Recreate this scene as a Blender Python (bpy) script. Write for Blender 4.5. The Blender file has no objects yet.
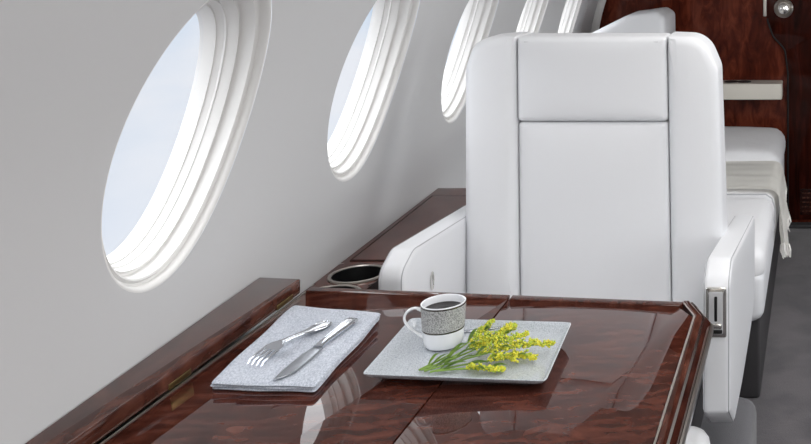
import bpy, bmesh, math, random
from mathutils import Vector, Matrix
random.seed(7)
PI = math.pi
sc = bpy.context.scene
COL = sc.collection

# ------------------------------------------------------------------ camera model (metres; X across the cabin, Y along it)
FPX, PCX, PCY, HC = 980.0, 820.0, -65.0, 1.43
YAW = 0.0
CF = Vector((-math.sin(YAW), math.cos(YAW), 0)); CR = Vector((math.cos(YAW), math.sin(YAW), 0))
def ray(px, py):
    return CF + CR * ((px - PCX) / FPX) + Vector((0, 0, -(py - PCY) / FPX))
def U(px, py, Y):            # point of the vertical plane y = Y
    d = ray(px, py); return Vector((0, 0, HC)) + d * (Y / d.y)
def G(px, py, z):            # point of the horizontal plane at height z
    d = ray(px, py); return Vector((0, 0, HC)) + d * ((z - HC) / d.z)

# the table and the board beside it stand slightly out of level (fuselage on its nose wheel): local frame of the table
TZ = .72
_a, _b = math.radians(2.3), math.radians(1.5)
TR = Matrix.Rotation(_a, 3, 'Y') @ Matrix.Rotation(_b, 3, 'X'); TRI = TR.transposed()
PIVW, PIVL = Vector((-.64, 1.667, .735)), Vector((-.64, 1.667, .72))
TILT = False
def toW(p): return TR @ (Vector(p) - PIVL) + PIVW
def toL(p): return TRI @ (Vector(p) - PIVW) + PIVL
def GT(px, py, z):           # point of the table-parallel plane at local height z, in table coordinates
    o = toL((0, 0, HC)); d = TRI @ ray(px, py); return o + d * ((z - o.z) / d.z)

cam = bpy.data.cameras.new('camera'); co = bpy.data.objects.new('camera', cam); COL.objects.link(co)
co.location = (0, 0, HC); co.rotation_euler = (PI / 2, 0, YAW)
cam.sensor_width = 36; cam.lens = 36 * FPX / 811
cam.shift_x = -(PCX - 405.5) / 811; cam.shift_y = (PCY - 222) / 811
cam.clip_start = .05
sc.camera = co

# ------------------------------------------------------------------ materials
def srgb(r, g, b):
    f = lambda c: (c / 255 / 12.92) if c / 255 <= .04045 else ((c / 255 + .055) / 1.055) ** 2.4
    return (f(r), f(g), f(b), 1)
def newmat(name):
    m = bpy.data.materials.new(name); m.use_nodes = True
    return m, m.node_tree.nodes, m.node_tree.links, m.node_tree.nodes['Principled BSDF']
def P(b, **k):
    for a, v in k.items(): b.inputs[a.replace('_', ' ')].default_value = v
def plain(name, col, rough=.5, metal=0., coat=0., bump=None, var=None, sheen=0., spec=.5):
    m, N, L, b = newmat(name)
    P(b, Base_Color=col, Roughness=rough, Metallic=metal, Coat_Weight=coat, Coat_Roughness=.05, Sheen_Weight=sheen, Specular_IOR_Level=spec)
    tc = N.new('ShaderNodeTexCoord')
    if var:      # (scale, second colour, detail)
        n = N.new('ShaderNodeTexNoise'); n.inputs['Scale'].default_value = var[0]; n.inputs['Detail'].default_value = 4
        r = N.new('ShaderNodeValToRGB'); r.color_ramp.elements[0].position = .38; r.color_ramp.elements[1].position = .62
        r.color_ramp.elements[0].color = var[1]; r.color_ramp.elements[1].color = col
        L.new(tc.outputs['Object'], n.inputs['Vector']); L.new(n.outputs['Fac'], r.inputs['Fac']); L.new(r.outputs['Color'], b.inputs['Base Color'])
    if bump:     # (scale, strength, distance)
        n = N.new('ShaderNodeTexNoise'); n.inputs['Scale'].default_value = bump[0]; n.inputs['Detail'].default_value = 3
        u = N.new('ShaderNodeBump'); u.inputs['Strength'].default_value = bump[1]; u.inputs['Distance'].default_value = bump[2]
        L.new(tc.outputs['Object'], n.inputs['Vector']); L.new(n.outputs['Fac'], u.inputs['Height']); L.new(u.outputs['Normal'], b.inputs['Normal'])
    return m
def wood(name, c0, c1, c2, scale=(3, 14, 3), rot=0, coat=1., rough=.35, figure=9., wv=.12):
    m, N, L, b = newmat(name)
    tc = N.new('ShaderNodeTexCoord'); mp = N.new('ShaderNodeMapping')
    mp.inputs['Scale'].default_value = scale; mp.inputs['Rotation'].default_value = (0, 0, rot)
    L.new(tc.outputs['Object'], mp.inputs['Vector'])
    n1 = N.new('ShaderNodeTexNoise'); n1.inputs['Scale'].default_value = 2.2; n1.inputs['Detail'].default_value = 8; n1.inputs['Roughness'].default_value = .62; n1.inputs['Distortion'].default_value = 1.2
    L.new(mp.outputs['Vector'], n1.inputs['Vector'])
    w = N.new('ShaderNodeTexWave'); w.inputs['Scale'].default_value = figure * .12; w.inputs['Distortion'].default_value = 9; w.inputs['Detail'].default_value = 4; w.inputs['Detail Scale'].default_value = 1.6
    w.bands_direction = 'Y'
    L.new(mp.outputs['Vector'], w.inputs['Vector'])
    mx = N.new('ShaderNodeMix'); mx.data_type = 'FLOAT'; mx.inputs['Factor'].default_value = wv
    L.new(n1.outputs['Fac'], mx.inputs['A']); L.new(w.outputs['Fac'], mx.inputs['B'])
    r = N.new('ShaderNodeValToRGB'); e = r.color_ramp.elements
    e[0].position = .25; e[0].color = c0; e[1].position = .8; e[1].color = c2
    k = e.new(.5); k.color = c1
    L.new(mx.outputs['Result'], r.inputs['Fac']); L.new(r.outputs['Color'], b.inputs['Base Color'])
    P(b, Roughness=rough, Coat_Weight=coat, Coat_Roughness=.015, Coat_IOR=1.42, Specular_IOR_Level=.0)
    return m
M = {}
M['wall'] = plain('wall_fabric', srgb(198, 198, 199), .85, bump=(700, .12, .001), spec=.2)
M['ceiling'] = plain('ceiling_fabric', srgb(215, 214, 210), .9, bump=(500, .1, .001), spec=.2)
M['trim'] = plain('window_moulding', srgb(216, 215, 213), .4)
M['leather'] = plain('white_leather', srgb(223, 224, 227), .48, bump=(240, .1, .001))
M['leather2'] = plain('white_leather_soft', srgb(231, 231, 233), .55, bump=(9, .55, .02))
M['piping'] = plain('seam', srgb(178, 178, 182), .6)
M['wood'] = wood('mahogany_veneer', srgb(30, 12, 9), srgb(68, 34, 26), srgb(106, 60, 47), scale=(6, 12, 5), rot=-.5, coat=.85)
M['wood_rail'] = wood('mahogany_rail', srgb(36, 17, 12), srgb(70, 38, 30), srgb(106, 66, 53), scale=(22, 4, 9))
M['wood_ledge'] = wood('mahogany_ledge', srgb(58, 30, 25), srgb(88, 50, 42), srgb(118, 74, 63), scale=(18, 2.5, 8))
M['wood_side'] = wood('mahogany_dark', srgb(24, 10, 8), srgb(46, 22, 17), srgb(76, 40, 31), scale=(10, 2, 8))
M['bulk'] = wood('bulkhead_veneer', srgb(38, 14, 9), srgb(80, 33, 22), srgb(126, 62, 43), scale=(9, 6, 3.2), figure=5, coat=.35)
M['door'] = wood('door_veneer', srgb(24, 9, 6), srgb(50, 18, 12), srgb(84, 36, 26), scale=(9, 6, 1.6), figure=5, coat=.3)
M['groove'] = plain('black_gap', srgb(14, 10, 10), .7)
M['black'] = plain('black_plastic', srgb(16, 16, 17), .4)
M['chrome'] = plain('chrome', srgb(232, 230, 226), .14, 1.)
M['satin'] = plain('satin_metal', srgb(196, 190, 182), .28, 1.)
M['steel'] = plain('cutlery_steel', srgb(205, 208, 214), .13, 1.)
M['blade'] = plain('brushed_blade', srgb(176, 180, 186), .32, 1., bump=(900, .15, .0005))
M['brass'] = plain('brass', srgb(150, 128, 84), .3, 1.)
M['carpet'] = plain('carpet', srgb(96, 91, 94), .95, var=(7, srgb(74, 71, 74)), bump=(350, .6, .004), sheen=.3, spec=.1)
M['carpet_base'] = plain('base_carpet', srgb(96, 95, 99), .95, bump=(450, .5, .003), sheen=.3, spec=.1)
M['plinth'] = plain('dark_plinth', srgb(58, 56, 58), .8)
M['blanket'] = plain('blanket_wool', srgb(246, 244, 239), .8)
M['cream'] = plain('cream_shelf', srgb(222, 217, 206), .35, coat=.4)
M['china'] = plain('white_china', srgb(236, 238, 242), .18, coat=.6)
M['platinum'] = plain('dark_silver_line', srgb(112, 106, 100), .25, 1.)
M['coffee'] = plain('coffee', srgb(20, 9, 6), .08, spec=.35)
# speckled silver band
def speck(name, a, b2, scale, rough, coat, p0=.4, p1=.6, metal=0.):
    m, N, L, b = newmat(name)
    tc = N.new('ShaderNodeTexCoord'); v = N.new('ShaderNodeTexNoise'); v.inputs['Scale'].default_value = scale; v.inputs['Detail'].default_value = 2
    r = N.new('ShaderNodeValToRGB'); r.color_ramp.elements[0].position = p0; r.color_ramp.elements[1].position = p1
    r.color_ramp.elements[0].color = a; r.color_ramp.elements[1].color = b2
    L.new(tc.outputs['Object'], v.inputs['Vector']); L.new(v.outputs['Fac'], r.inputs['Fac']); L.new(r.outputs['Color'], b.inputs['Base Color'])
    P(b, Roughness=rough, Coat_Weight=coat, Metallic=metal)
    return m
M['band'] = speck('speckled_band', srgb(118, 118, 118), srgb(196, 197, 196), 640, .4, .3)
M['plate'] = speck('speckled_glaze', srgb(158, 165, 173), srgb(200, 205, 211), 520, .2, .7, .3, .62)
# napkin: woven threads
def weave():
    m, N, L, b = newmat('napkin_linen')
    tc = N.new('ShaderNodeTexCoord')
    n = N.new('ShaderNodeTexNoise'); n.inputs['Scale'].default_value = 620; n.inputs['Detail'].default_value = 3
    mp = N.new('ShaderNodeMapping'); mp.inputs['Rotation'].default_value = (0, 0, .25); mp.inputs['Scale'].default_value = (1, .35, 1)
    L.new(tc.outputs['Object'], mp.inputs['Vector']); L.new(mp.outputs['Vector'], n.inputs['Vector'])
    r = N.new('ShaderNodeValToRGB'); r.color_ramp.elements[0].position = .3; r.color_ramp.elements[1].position = .65
    r.color_ramp.elements[0].color = srgb(150, 158, 172); r.color_ramp.elements[1].color = srgb(206, 210, 219)
    L.new(n.outputs['Fac'], r.inputs['Fac']); L.new(r.outputs['Color'], b.inputs['Base Color'])
    u = N.new('ShaderNodeBump'); u.inputs['Strength'].default_value = .6; u.inputs['Distance'].default_value = .001
    L.new(n.outputs['Fac'], u.inputs['Height']); L.new(u.outputs['Normal'], b.inputs['Normal'])
    P(b, Roughness=.95, Sheen_Weight=.2, Specular_IOR_Level=.15)
    return m
M['napkin'] = weave()
M['stem'] = plain('stem_green', srgb(122, 152, 64), .55)
M['leaf'] = plain('leaf_green', srgb(128, 158, 66), .5, var=(60, srgb(92, 128, 48)))
M['flower'] = plain('flower_yellow', srgb(226, 214, 62), .6, var=(120, srgb(196, 198, 56)))
M['flower_green'] = plain('bud_green', srgb(200, 212, 78), .6, var=(120, srgb(150, 178, 60)))
# window pane
m, N, L, b = newmat('window_glass')
N.remove(b); out = N['Material Output']
tr = N.new('ShaderNodeBsdfTransparent'); gl = N.new('ShaderNodeBsdfGlossy'); gl.inputs['Roughness'].default_value = .02
fr = N.new('ShaderNodeValue'); fr.outputs[0].default_value = .035; ms = N.new('ShaderNodeMixShader')
tr.inputs['Color'].default_value = (.97, .985, 1, 1)
L.new(fr.outputs[0], ms.inputs[0]); L.new(tr.outputs[0], ms.inputs[1]); L.new(gl.outputs[0], ms.inputs[2]); L.new(ms.outputs[0], out.inputs[0])
M['glass'] = m
m, N, L, b = newmat('lamp_lens'); P(b, Base_Color=(1, 1, 1, 1), Emission_Color=(1, .95, .85, 1), Emission_Strength=45.); M['lamp'] = m
m, N, L, b = newmat('fill_panel'); P(b, Base_Color=(1, 1, 1, 1), Emission_Color=(1, .985, .96, 1), Emission_Strength=3.1); M['panel'] = m  # glow of the added ceiling fill panel

# ------------------------------------------------------------------ object helpers
def root(name, loc, label, cat, group=None):
    o = bpy.data.objects.new(name, None); COL.objects.link(o); o.location = toW(loc) if TILT else loc; o.empty_display_size = .05
    o['label'] = label; o['category'] = cat
    if group: o['group'] = group
    return o
def base_of(p):
    v = Vector((0, 0, 0))
    while p: v += p.location; p = p.parent
    return v
def obj(name, bm, mat, parent=None, smooth=35, label=None, cat=None, group=None, kind=None, mats=None):
    """link a bmesh given in world coordinates as one object; origin = parent's base, or its own base centre"""
    bmesh.ops.recalc_face_normals(bm, faces=bm.faces[:])
    if TILT:
        for v_ in bm.verts: v_.co = toW(v_.co)
    if parent is not None: org = base_of(parent)
    else:
        xs = [v.co for v in bm.verts]
        org = Vector(((min(v.x for v in xs) + max(v.x for v in xs)) / 2, (min(v.y for v in xs) + max(v.y for v in xs)) / 2, min(v.z for v in xs)))
    bmesh.ops.translate(bm, verts=bm.verts[:], vec=-org)
    me = bpy.data.meshes.new(name); bm.to_mesh(me); bm.free()
    for mm in (mats or [mat]): me.materials.append(mm)
    if smooth:
        me.polygons.foreach_set('use_smooth', [True] * len(me.polygons)); me.set_sharp_from_angle(angle=math.radians(smooth))
    o = bpy.data.objects.new(name, me); COL.objects.link(o)
    if parent is not None: o.parent = parent
    else: o.location = org
    if label: o['label'] = label
    if cat: o['category'] = cat
    if group: o['group'] = group
    if kind: o['kind'] = kind
    return o
def rpoly(pts, rad, seg=6):
    """polygon with rounded corners; rad scalar or list"""
    n = len(pts); out = []
    for i in range(n):
        p = Vector(pts[i]); a = Vector(pts[i - 1]); b = Vector(pts[(i + 1) % n])
        r = rad[i] if isinstance(rad, (list, tuple)) else rad
        u = (a - p); v = (b - p); lu, lv = u.length, v.length; u.normalize(); v.normalize()
        ang = math.acos(max(-1, min(1, u.dot(v))))
        if r <= 1e-6 or ang > PI - .02: out.append(p); continue
        t = min(r / math.tan(ang / 2), lu * .49, lv * .49); r2 = t * math.tan(ang / 2)
        c = p + (u + v).normalized() * (r2 / math.sin(ang / 2))
        s = p + u * t; e = p + v * t
        a0 = math.atan2(s.y - c.y, s.x - c.x); a1 = math.atan2(e.y - c.y, e.x - c.x)
        d = a1 - a0
        while d > PI: d -= 2 * PI
        while d < -PI: d += 2 * PI
        for k in range(seg + 1):
            q = a0 + d * k / seg; out.append(Vector((c.x + r2 * math.cos(q), c.y + r2 * math.sin(q))))
    return out
def densify(pts, step):
    out = []
    for i in range(len(pts)):
        a, b = pts[i], pts[(i + 1) % len(pts)]; n = max(1, int((b - a).length / step))
        for k in range(n): out.append(a.lerp(b, k / n))
    return out
def inset(pts, s):
    n = len(pts); area = sum(pts[i].x * pts[(i + 1) % n].y - pts[(i + 1) % n].x * pts[i].y for i in range(n))
    sg = 1 if area > 0 else -1; out = []
    for i in range(n):
        a = (pts[i] - pts[i - 1]); b = (pts[(i + 1) % n] - pts[i])
        if a.length < 1e-9: a = b
        if b.length < 1e-9: b = a
        na = Vector((-a.y, a.x)).normalized() * sg; nb = Vector((-b.y, b.x)).normalized() * sg
        v = na + nb
        v = v / max(.35, v.dot(na)) if v.length > 1e-6 else na
        out.append(pts[i] + v * s)
    return out
def slab(bm, outline, c0, c1, mp, r=.004, seg=4, puff0=0., puff1=0., rings=5, step=.03, fn=None):
    """extrude a 2-D outline between c0 and c1 with rounded edges and puffed faces. mp(a, b, c) -> world"""
    o = densify([Vector(p) for p in outline], step); t = abs(c1 - c0); r = min(r, t * .499)
    s = 1 if c1 > c0 else -1; L2 = []
    cen = Vector((sum(p.x for p in o) / len(o), sum(p.y for p in o) / len(o)))
    ux0, ux1 = min(p.x for p in o), max(p.x for p in o); uy0, uy1 = min(p.y for p in o), max(p.y for p in o)
    def hump(p):
        u = (p.x - ux0) / (ux1 - ux0) * 2 - 1; v = (p.y - uy0) / (uy1 - uy0) * 2 - 1
        return (1 - abs(u) ** 2.5) * (1 - abs(v) ** 6)
    def cap(cbase, sgn, puff):
        L3 = []
        for k in range(seg + 1):
            th = PI / 2 * k / seg
            L3.append((inset(o, r * (1 - math.cos(th))) if k else o, cbase + sgn * (r - r * math.sin(th))))
        edge = L3[-1][0]; cb = L3[-1][1]
        for k in range(1, rings):
            f = 1 - k / rings
            L3.append(([cen + (p - cen) * f for p in edge], cb))
        return [(rg, [cc - sgn * puff * hump(p) for p in rg]) for rg, cc in L3], cb - sgn * puff * hump(cen)
    top, ct = cap(c1, -s, puff1); bot, cb = cap(c0, s, puff0)
    seq = list(reversed(bot)) + top
    vr = []
    for ring, c in seq:
        vr.append([bm.verts.new(mp(p.x, p.y, cc)) for p, cc in zip(ring, c)])
    n = len(o)
    for k in range(len(vr) - 1):
        for i in range(n):
            bm.faces.new((vr[k][i], vr[k][(i + 1) % n], vr[k + 1][(i + 1) % n], vr[k + 1][i]))
    a = bm.verts.new(mp(cen.x, cen.y, cb)); b = bm.verts.new(mp(cen.x, cen.y, ct))
    for i in range(n):
        bm.faces.new((a, vr[0][(i + 1) % n], vr[0][i])); bm.faces.new((b, vr[-1][i], vr[-1][(i + 1) % n]))
XY = lambda a, b, c: Vector((a, b, c)); XZ = lambda a, b, c: Vector((a, c, b)); YZ = lambda a, b, c: Vector((c, a, b))
def rect(a0, b0, a1, b1, r=.01, seg=5): return rpoly([(a0, b0), (a1, b0), (a1, b1), (a0, b1)], r, seg)
def box(x0, x1, y0, y1, z0, z1, r=.003, cr=None, bm=None, **k):
    bm = bm or bmesh.new()
    slab(bm, rect(x0, y0, x1, y1, cr if cr is not None else r), z0, z1, XY, r=r, seg=2 if r < .006 else 4, **k); return bm
def tube(pts, rad, bm=None, n=8, closed=False, flat=1.):
    bm = bm or bmesh.new(); pts = [Vector(p) for p in pts]; N_ = len(pts); rings = []
    up = None
    for i, p in enumerate(pts):
        if closed: t = pts[(i + 1) % N_] - pts[i - 1]
        else: t = pts[min(i + 1, N_ - 1)] - pts[max(i - 1, 0)]
        t.normalize()
        if up is None: up = t.orthogonal().normalized() if abs(t.z) > .9 else Vector((0, 0, 1))
        s = t.cross(up).normalized(); up = s.cross(t).normalized()
        r = rad[i] if isinstance(rad, (list, tuple)) else rad
        rings.append([bm.verts.new(p + s * (r * math.cos(q)) + up * (r * flat * math.sin(q))) for q in [2 * PI * k / n for k in range(n)]])
    m_ = N_ if closed else N_ - 1
    for i in range(m_):
        for k in range(n):
            bm.faces.new((rings[i][k], rings[i][(k + 1) % n], rings[(i + 1) % N_][(k + 1) % n], rings[(i + 1) % N_][k]))
    if not closed: bm.faces.new(rings[0]); bm.faces.new(rings[-1])
    return bm
def lathe(prof, cx, cy, bm=None, n=48, closed=False):
    bm = bm or bmesh.new(); R_ = []
    for r, z in prof:
        if r < 1e-6: R_.append([bm.verts.new((cx, cy, z))])
        else: R_.append([bm.verts.new((cx + r * math.cos(2 * PI * k / n), cy + r * math.sin(2 * PI * k / n), z)) for k in range(n)])
    for i in range(len(R_) - (0 if closed else 1)):
        a, b = R_[i], R_[(i + 1) % len(R_)]
        for k in range(n):
            q = [a[k % len(a)], a[(k + 1) % len(a)], b[(k + 1) % len(b)], b[k % len(b)]]
            q2 = []
            for v in q:
                if v not in q2: q2.append(v)
            if len(q2) > 2: bm.faces.new(q2)
    return bm
def spline(pts, n=8):
    pts = [Vector(p) for p in pts]; out = []
    for i in range(len(pts) - 1):
        p0 = pts[max(i - 1, 0)]; p1 = pts[i]; p2 = pts[i + 1]; p3 = pts[min(i + 2, len(pts) - 1)]
        for k in range(n):
            t = k / n
            out.append(.5 * ((2 * p1) + (p2 - p0) * t + (2 * p0 - 5 * p1 + 4 * p2 - p3) * t * t + (3 * p1 - p0 - 3 * p2 + p3) * t ** 3))
    out.append(pts[-1]); return out

# ------------------------------------------------------------------ cabin shell
YB, YF = 1.5235 - .6702 * 4.5, 4.83            # aft end behind the camera, forward bulkhead
MIR = .10                         # cabin centre line
def xw(y, z):
    u = max(z, .68) - .9
    return -1.030 + .1486 * u + .3495 * u * u - (.03 + .024 * min(1, max(0, (.85 - z) / .15))) * (y - 1.5)
WA, WB, WZ, WS, WY = .1735, .2425, 1.1242, .6702, 1.5235
ZT = 1.82
def side(sgn):
    def X(y, z, d=0):            # d = distance outward
        x = xw(y, z) - d
        return x if sgn < 0 else 2 * MIR - x
    bm = bmesh.new()
    K = 64; hx = WS / 2; z0c, z1c = .78, 1.45
    zr_lo = [.78, .74, .70, .45, .2, 0.]; zr_hi = [1.45, 1.53, 1.61, 1.69, 1.76, ZT]
    for i in range(-4, 5):
        yc = WY + WS * i
        rays = []
        for k in range(K):
            a = 2 * PI * k / K; cy, cz = math.cos(a), math.sin(a)
            # square directions so that corners fall on sample points
            m_ = max(abs(cy), abs(cz)); cy2, cz2 = cy / m_, cz / m_
            zc = (z1c if cz2 > 0 else z0c)
            ey, ez = yc + hx * cy2, WZ + (zc - WZ) * abs(cz2)
            wy, wz = yc + (WA + .0002) * cy, WZ + (WB + .0002) * cz
            ring = []
            for q in range(7):
                f = q / 6; y = wy + (ey - wy) * f; z = wz + (ez - wz) * f
                ring.append(bm.verts.new((X(y, z), y, z)))
            rays.append(ring)
        for k in range(K):
            a, b = rays[k], rays[(k + 1) % K]
            for q in range(6): bm.faces.new((a[q], a[q + 1], b[q + 1], b[q]))
        for zr, lo in ((zr_lo, 1), (zr_hi, 0)):
            idx = [k for k in range(K) if abs((rays[k][6].co.z) - zr[0]) < 1e-5]
            idx.sort(key=lambda k: rays[k][6].co.y)
            prev = [rays[k][6] for k in idx]
            for z in zr[1:]:
                cur = [bm.verts.new((X(v.co.y, z), v.co.y, z)) for v in prev]
                for j in range(len(cur) - 1): bm.faces.new((prev[j], prev[j + 1], cur[j + 1], cur[j]))
                prev = cur
    ya = WY + WS * 4.5
    zs = sorted(set(zr_lo + zr_hi + [.86, .95, 1.03, 1.11, 1.19, 1.28, 1.37]))
    col = [[bm.verts.new((X(y, z), y, z)) for z in zs] for y in (ya, YF)]
    for j in range(len(zs) - 1): bm.faces.new((col[0][j], col[0][j + 1], col[1][j + 1], col[1][j]))
    bmesh.ops.remove_doubles(bm, verts=bm.verts[:], dist=.0008)
    obj('wall_left' if sgn < 0 else 'wall_right', bm, M['wall'], kind='structure', smooth=60)
    prof = [(-.0015, .004), (-.0005, .0008), (.0015, .0006), (.0045, .002), (.0075, .006), (.0095, .013), (.013, .015), (.017, .012), (.020, .014),
            (.022, .030), (.0245, .036), (.028, .037), (.0305, .034), (.033, .040), (.037, .058), (.040, .064), (.0425, .064), (.044, .070), (.046, .088)]
    for i in range(-4, 5):
        yc = WY + WS * i; n = 96; bm = bmesh.new(); R_ = []
        for s, d in prof:
            R_.append([bm.verts.new((X(yc + (WA - s) * math.cos(a), WZ + (WB - s) * math.sin(a), d), yc + (WA - s) * math.cos(a), WZ + (WB - s) * math.sin(a))) for a in [2 * PI * k / n for k in range(n)]])
        for q in range(len(prof) - 1):
            for k in range(n): bm.faces.new((R_[q][k], R_[q][(k + 1) % n], R_[q + 1][(k + 1) % n], R_[q + 1][k]))
        w = obj('window_%d' % (i + 5 + (0 if sgn < 0 else 9)), bm, M['trim'], kind='structure', smooth=38)
        bm = bmesh.new(); s, d = .0455, .082
        for dd in (0, .003):
            vs = [bm.verts.new((X(yc + (WA - s) * math.cos(a), WZ + (WB - s) * math.sin(a), d + dd), yc + (WA - s) * math.cos(a), WZ + (WB - s) * math.sin(a))) for a in [2 * PI * k / n for k in range(n)]]
            if dd == 0: bm.faces.new(vs)
            else: bmesh.ops.delete(bm, geom=vs, context='VERTS')
        g = obj('pane', bm, M['glass'], w, smooth=0)
        # a slim inner shade track ring
        bm = bmesh.new()
        tube([(X(yc + (WA - .036) * math.cos(a), WZ + (WB - .036) * math.sin(a), .052), yc + (WA - .036) * math.cos(a), WZ + (WB - .036) * math.sin(a)) for a in [2 * PI * k / n for k in range(n)]], .0022, bm, 6, True)
        obj('shade_track', bm, M['trim'], w)
side(-1); side(1)
# ceiling: continues from the wall tops as a flat vault
bm = bmesh.new(); rows = []
for y in (YB, 0, 1.5, 3, YF):
    xl = xw(y, ZT); xr = 2 * MIR - xl; r_ = []
    for k in range(17):
        t = k / 16; r_.append(bm.verts.new((xl + (xr - xl) * t, y, ZT + .10 * (1 - (2 * t - 1) ** 2))))
    rows.append(r_)
for a, b in zip(rows, rows[1:]):
    for k in range(16): bm.faces.new((a[k], a[k + 1], b[k + 1], b[k]))
obj('ceiling', bm, M['ceiling'], kind='structure', smooth=60)
obj('floor', box(-1.2, 1.42, YB, YF + .1, -.05, 0, r=.001), M['carpet'], kind='structure')
obj('wall_back', box(-1.2, 1.4, YB - .05, YB, 0, 1.95, r=.001), M['wall'], kind='structure')
# glowing panel added out of view under the ceiling as fill light
for (x0, x1, y0, y1) in ((-.24, .44, -1.4, 2.9),):
    p = obj('ceiling_fill', box(x0, x1, y0, y1, 1.87, 1.885, r=.004), M['panel'], kind=None, label='long white glowing panel added under the cabin ceiling as fill light', cat='light')

# bulkhead with door
bm = bmesh.new()
slab(bm, rect(-1.22, 0, 1.42, 1.98, .002), YF, YF + .06, XZ, r=.001, seg=1, rings=1)
obj('wall_front', bm, M['bulk'], kind='structure', smooth=0)
DY = YF
def D(px, py, y=DY): p = U(px, py, y); return (p.x, p.z)
edge = [D(767.5, -60), D(767.5, 20), D(773, 36), D(785, 49), D(788, 73), D(788, 150), D(788, 210)]
xe = edge[-1][0]
outl = [(.45, 1.75)] + [(edge[0][0], 1.75)] + edge[1:-1] + [(xe, .03), (.45, .03)]
outl = rpoly(outl, [0.03, 0, .05, .06, .06, .05, 0, 0, 0][:len(outl)], 5)
bm = bmesh.new(); slab(bm, outl, YF - .012, YF - .0005, XZ, r=.003, seg=2, rings=1, step=.1)
door = obj('door_1', bm, M['door'], kind='structure')
e3 = [Vector((p.x, YF - .0135, p.y)) for p in outl[1:] if p.x < .2 and p.y < 1.74]
bm = tube(e3, .0045, n=6); obj('door_gap', bm, M['groove'], door)
k = U(783.5, 8.5, YF - .03)
bm = bmesh.new()
def disc_y(bm, c, prof, n=32):       # lathe about the Y axis; prof (radius, y)
    R_ = []
    for r, y in prof:
        R_.append([bm.verts.new((c.x, y, c.z))] if r < 1e-6 else [bm.verts.new((c.x + r * math.cos(2 * PI * q / n), y, c.z + r * math.sin(2 * PI * q / n))) for q in range(n)])
    for a, b in zip(R_, R_[1:]):
        for q in range(n):
            f = []
            for v in (a[q % len(a)], a[(q + 1) % len(a)], b[(q + 1) % len(b)], b[q % len(b)]):
                if v not in f: f.append(v)
            if len(f) > 2: bm.faces.new(f)
    return bm
disc_y(bm, k, [(.0, YF - .018), (.030, YF - .018), (.034, YF - .022), (.040, YF - .024), (.046, YF - .020), (.048, YF - .012), (.046, YF - .011)])
obj('handle_plate', bm, M['satin'], door)
bm = disc_y(bmesh.new(), k, [(.012, YF - .016), (.012, YF - .035), (.022, YF - .042), (.027, YF - .055), (.024, YF - .068), (.012, YF - .074), (0, YF - .075)])
obj('handle', bm, M['chrome'], door)
k = U(765, 5, YF); bm = bmesh.new(); slab(bm, rect(k.x - .008, 1.03, k.x + .008, 1.19, .004), YF - .016, YF - .002, XZ, r=.003)
obj('trim_1', bm, M['satin'], kind='structure')
# vent grille low on the door
a = U(800, 188, YF); c = U(850, 214, YF)
v = root('vent_grille', ((a.x + c.x) / 2, YF - .014, c.z), 'dark louvred vent grille low on the wooden cabin door', 'vent')
bm = bmesh.new(); slab(bm, rect(a.x, c.z, c.x, a.z, .004), YF - .018, YF - .013, XZ, r=.002, seg=1); obj('frame', bm, M['wood_side'], v)
for q in range(5):
    z = a.z - .02 - q * (a.z - c.z - .04) / 4; bm = bmesh.new(); slab(bm, rect(a.x + .012, z - .004, c.x - .012, z + .004, .001), YF - .024, YF - .017, XZ, r=.001, seg=1); obj('slat', bm, M['wood_rail'], v)
obj('trim_2', box(-.16, .45, YF - .06, YF - .005, 0, .018, r=.006), M['plinth'], kind='structure')

# white moulding where the side lining meets the bulkhead
obj('trim_3', tube([(xw(YF - .03, z) + .012, YF - .03, z) for z in [.45 + .1 * k for k in range(14)]], .022, n=10), M['trim'], kind='structure')

# ------------------------------------------------------------------ side board beside the table, side ledge behind
sb = root('side_board', (-1.0, .9, 0), 'long narrow polished mahogany board along the wall beside the table', 'side ledge')
bm = bmesh.new()
TILT = True
slab(bm, rect(-1.06, .2, -.979, 1.846, .003), .722, .750, lambda a, b, c: Vector((a if a > -1.02 else toL((xw(b, .785) + .003, b, .785)).x, b, c)), r=.003, seg=2, step=.2, rings=1)
obj('top', bm, M['wood_rail'], sb)
for y in (1.497, 1.79, 1.1):
    obj('latch', box(-.9788, -.9770, y - .026, y + .026, .7225, .732, r=.001), M['brass'], sb)
TILT = False
obj('cabinet', box(-1.025, -.992, .25, 1.84, 0, .71, r=.002, step=.3), M['wood_side'], sb)
lg = root('side_ledge', (-1.03, 2.4, 0), 'low mahogany side ledge with round cup holders between armrest and cabin wall', 'side ledge')
def ledge_x(a, b, c): return Vector((a if a > -1.0 else xw(b, .70) + .003, b, c))
CH = [(-1.0055, 2.133), (-1.004, 2.007)]
# ledge top with round holes
bm = bmesh.new()
YL0, YL1, XR = 1.915, 2.866, -.948
def ring_patch(bm, cx, cy, r, y0, y1, z, K=48):
    rr = []
    for k in range(K):
        a = 2 * PI * (k + .5) / K; c, s = math.cos(a), math.sin(a); m_ = max(abs(c), abs(s)); c2, s2 = c / m_, s / m_
        yy = cy + (y1 - cy if s2 > 0 else cy - y0) * s2
        xx = cx + (XR - cx) * c2 if c2 > 0 else cx + (cx - (xw(yy, .70) + .003)) * c2
        rr.append((bm.verts.new((cx + r * c, cy + r * s, z)), bm.verts.new((xx, yy, z))))
    for k in range(K): bm.faces.new((rr[k][0], rr[k][1], rr[(k + 1) % K][1], rr[(k + 1) % K][0]))
ring_patch(bm, CH[0][0], CH[0][1], .0535, 2.07, 2.21, .69)
ring_patch(bm, CH[1][0], CH[1][1], .0535, YL0, 2.07, .69)
bmesh.ops.remove_doubles(bm, verts=bm.verts[:], dist=.0005)
vs = [bm.verts.new(ledge_x(a, b, .69)) for a, b in ((-1.1, 2.21), (XR, 2.21), (XR, YL1), (-1.1, YL1))]; bm.faces.new(vs)
obj('top', bm, M['wood_ledge'], lg, smooth=0)
bm = bmesh.new()      # edge and body
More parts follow.
